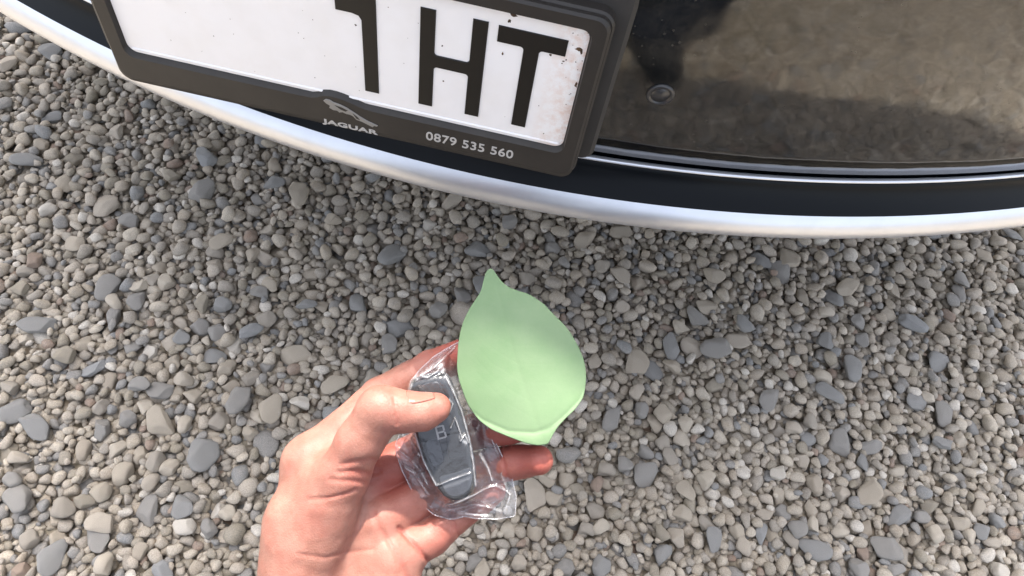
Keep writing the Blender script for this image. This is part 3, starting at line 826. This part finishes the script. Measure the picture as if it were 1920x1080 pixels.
t_.links.new(ca.outputs['Fac'], cm.inputs[0]); t_.links.new(cm.outputs[0], m1.inputs[0])
def seam(name, pts, rad, z):
    n = len(pts); Vv, Ff = [], []
    for i in range(n):
        t = pts[(i + 1) % n] - pts[i - 1]; t /= np.linalg.norm(t); nn = np.array([t[1], -t[0]])
        for k in range(6):
            a = 2 * math.pi * k / 6; Vv.append((*(pts[i] + nn * rad * 1.6 * math.cos(a)), z[i] + rad * math.sin(a)))
    for i in range(n):
        for k in range(6): Ff.append((i * 6 + k, i * 6 + (k + 1) % 6, ((i + 1) % n) * 6 + (k + 1) % 6, ((i + 1) % n) * 6 + k))
    return mesh_obj(name, Vv, Ff, M_seam, bag, True, Matrix.Identity(4))
ms = mm.copy(); ms.name = "seal_highlight_film"; M_seam = ms
for nd in ms.node_tree.nodes:
    if nd.type == 'MATH' and abs(nd.inputs[2].default_value - .022) < 1e-4: nd.inputs[2].default_value = .14  # whiter film on the sealed rim paints in an edge highlight
seam("heat_seal", bo, .17, -5.6 + .8 * vnoise(np.c_[bo, bo[:, :1] * 0], 3, .12))
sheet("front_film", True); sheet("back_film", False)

# ------------------------------------------------------------------ the leaf
leaf_px = [(920.5, 502), (925.7, 507), (931, 515), (937.7, 524.6), (945, 532), (954.8, 539), (966, 543), (977, 547), (987, 549.5), (996, 553.7), (1009, 562), (1021.6, 571), (1031, 581), (1042, 593), (1053, 603), (1062.8, 613.7), (1072, 625), (1080, 639), (1087, 651), (1093, 665), (1098, 678),
           (1101, 692.5), (1102, 706), (1101.5, 720), (1099, 735), (1095, 749), (1080, 768), (1062.8, 783), (1047, 798.7), (1037, 814), (1032, 824), (1026.8, 833), (1008, 834.7), (987, 831), (970, 825), (953, 819), (937, 813), (922, 807), (910, 799), (898, 790), (887, 777),
           (877.7, 764.4), (871, 749), (865.7, 733.6), (860, 718), (857, 702.7), (855.5, 688), (856.5, 672), (858, 648), (862, 624), (867, 606), (874, 589.7), (882, 575), (891, 562), (897, 553), (902, 543), (904.5, 532), (907, 521), (910, 511), (913.7, 505.7)]
LZ = 11.0
lo_ = smooth_loop(poly_resample([L_(x, y, LZ)[:2] for x, y in leaf_px], 240), 1)
lc = L_(978, 690, LZ)[:2]
nr, na = 70, len(lo_)
P = np.array([lc + (lo_ - lc) * (i / nr) for i in range(nr + 1)]).reshape(-1, 2); tt = np.repeat(np.arange(nr + 1) / nr, na)
PX_, PY_ = P[:, 0] / (D0 - LZ) * F_PX + 960, 540 - P[:, 1] / (D0 - LZ) * F_PX
rib = line_dist2d(PX_, PY_, [(920, 505), (940, 580), (968, 680), (998, 770), (1018, 833)]) / 3.55
side_ = np.sign((PX_ - 920) * (833 - 505) - (PY_ - 505) * (1018 - 920))
z = LZ - .10 * np.exp(-(rib / 1.8) ** 2) - .006 * rib ** 2 * (1 + .25 * side_) + .55 * vnoise(np.c_[P, 0 * tt], 8, .06)
along = (PY_ - 505) / 330
z = z - 3.0 * smoothstep(.62, 0, along) ** 2 * 1.6 + .5
# the rolled rim at the base and the lower right
roll_l = line_dist2d(PX_, PY_, [(872, 765), (906, 790), (953, 809), (1001, 811), (1030, 803), (1060, 778), (1088, 752), (1101, 725)]) / 3.55
outer_side = in_poly(PX_, PY_, [(872, 765), (906, 790), (953, 809), (1001, 811), (1030, 803), (1060, 778), (1088, 752), (1101, 725), (1180, 740), (1100, 900), (850, 900), (850, 765)])
z = z + np.where(outer_side, np.clip(roll_l, 0, 8) * .30 - .03 * np.clip(roll_l, 0, 8) ** 2, 0) - .22 * np.exp(-(roll_l / 1.2) ** 2)
# side veins, shallow
vein = np.zeros(len(P))
for s0 in np.linspace(.12, .86, 8):
    bx, by = 920 + (1018 - 920) * s0, 505 + (833 - 505) * s0
    for sg in (-1, 1):
        ex, ey = bx + sg * 110, by - 55 + sg * 32
        mx, my = bx + sg * 60, by - 18 + sg * 18
        vein += np.exp(-(line_dist2d(PX_, PY_, [(bx, by), (mx, my), (ex, ey)]) / 3.55 / .55) ** 2)
z = z - .025 * np.clip(vein, 0, 1)
F_ = []
for i in range(nr):
    a = i * na + np.arange(na); b = i * na + (np.arange(na) + 1) % na; F_.append(np.stack([a, b, b + na, a + na], 1))
m = M("leaf_pale", rough=.55, spec=.3)
va = m.n("ShaderNodeAttribute", attribute_name="vein")
lb = m.mix(m.ramp(m.noise(.05, 4, .6), [(.35, (0, 0, 0)), (.65, (1, 1, 1))]), (.145, .228, .118), (.172, .248, .14))
lb = m.mix(m.ramp(m.noise(.6, 4, .7), [(.3, (0, 0, 0)), (.8, (.3, .3, .3))]), lb, (.13, .205, .118))
lb = m.mix(va.outputs['Fac'], lb, (.19, .28, .15))
m.l(lb, m.b.inputs['Base Color'])
m.l(m.bump(m.noise(1.2, 4, .7), .15, .0005), m.b.inputs['Normal'])
tl = m.n("ShaderNodeBsdfTranslucent"); m.l(lb, tl.inputs['Color']); mxs = m.n("ShaderNodeMixShader"); mxs.inputs[0].default_value = .18
outn = [n for n in m.t.nodes if n.type == 'OUTPUT_MATERIAL'][0]
m.l(m.b.outputs[0], mxs.inputs[1]); m.l(tl.outputs[0], mxs.inputs[2]); m.l(mxs.outputs[0], outn.inputs[0])
leaf = fast_mesh("leaf", np.c_[P, z], np.vstack(F_), m.m, None, HM)
a_ = leaf.data.attributes.new("vein", 'FLOAT', 'POINT'); a_.data.foreach_set("value", np.clip(.12 * np.exp(-(rib / .6) ** 2) + .05 * vein, 0, .5).astype(np.float32))
tag(leaf, "large pale green leaf with pointed tip lying on the fingertips", "leaf")
so = leaf.modifiers.new("thickness", 'SOLIDIFY'); so.thickness = .2; so.offset = -1

# ------------------------------------------------------------------ the rest of the crouching person: seen only as a dark reflection in the bumper
def cap3(X, Y, Zg, a, b, ra, rb): return capsule(X, Y, Zg, np.array(a, float), np.array(b, float), ra, rb)
def body_part(name, prims, k, lo, hi, vox, mat):
    lo, hi = np.array(lo), np.array(hi); g = [np.arange(lo[i], hi[i], vox) for i in range(3)]
    X, Y, Zg = g[0][:, None, None], g[1][None, :, None], g[2][None, None, :]; f = None
    for p in prims:
        c = cap3(X, Y, Zg, *p); f = c if f is None else smin(f, c, k)
    V, Fq = surface_nets(f.astype(np.float32), lo, vox)
    return fast_mesh(name, V, Fq, mat, person, person.matrix_world.inverted())
bpy.context.view_layer.update()
m = M("dark_denim", rough=.9, spec=.2); m.l(m.ramp(m.noise(40, 4), [(.3, (.018, .022, .035)), (.7, (.03, .036, .052))]), m.b.inputs['Base Color']); M_den = m.m
m = M("dark_jacket", rough=.85, spec=.2); m.l(m.ramp(m.noise(30, 4), [(.3, (.02, .02, .022)), (.7, (.035, .035, .038))]), m.b.inputs['Base Color']); M_jk = m.m
m = M("shoe_leather", rough=.8, color=(.012, .011, .010)); M_sh = m.m
DY = .13
body_part("trousers", [((-.10, -.60 + DY, .34), (-.22, -.26 + DY, .50), .095, .072), ((-.22, -.26 + DY, .50), (-.17, -.42 + DY, .09), .068, .052), ((.14, -.60 + DY, .34), (.33, -.30 + DY, .50), .12, .11),
          ((.33, -.30 + DY, .50), (.27, -.38 + DY, .12), .11, .10), ((.16, -.40 + DY, .40), (.20, -.36 + DY, .30), .12, .10), ((-.08, -.64 + DY, .36), (.12, -.64 + DY, .36), .125, .135)], .03, (-.4, -.85, .02), (.6, -.0, .68), .012, M_den)
for sx_ in (-.17, .27):
    body_part("shoe", [((sx_, -.46 + DY, .05), (sx_, -.32 + DY, .045), .045, .052), ((sx_, -.32 + DY, .045), (sx_ * 1.05, -.24 + DY, .04), .052, .042)], .02, (sx_ - .1, -.45, .003), (sx_ + .12, -.03, .15), .008, M_sh)
W_ = HM @ Vector((-146, -322, 32))
body_part("jacket", [((.01, -.62, .42), (.01, -.50, .78), .15, .165), ((-.15, -.47, .86), (.17, -.47, .86), .075, .075), ((-.18, -.47, .87), (-.27, -.28, .66), .06, .052),
          ((-.27, -.28, .66), (W_.x, W_.y, W_.z), .052, .046), ((.20, -.47, .87), (.33, -.40, .62), .06, .05), ((.33, -.40, .62), (.36, -.26, .60), .048, .038), ((.01, -.47, .90), (.01, -.44, .96), .07, .055)], .04,
          (-.45, -.85, .25), (.5, -.05, 1.06), .012, M_jk)
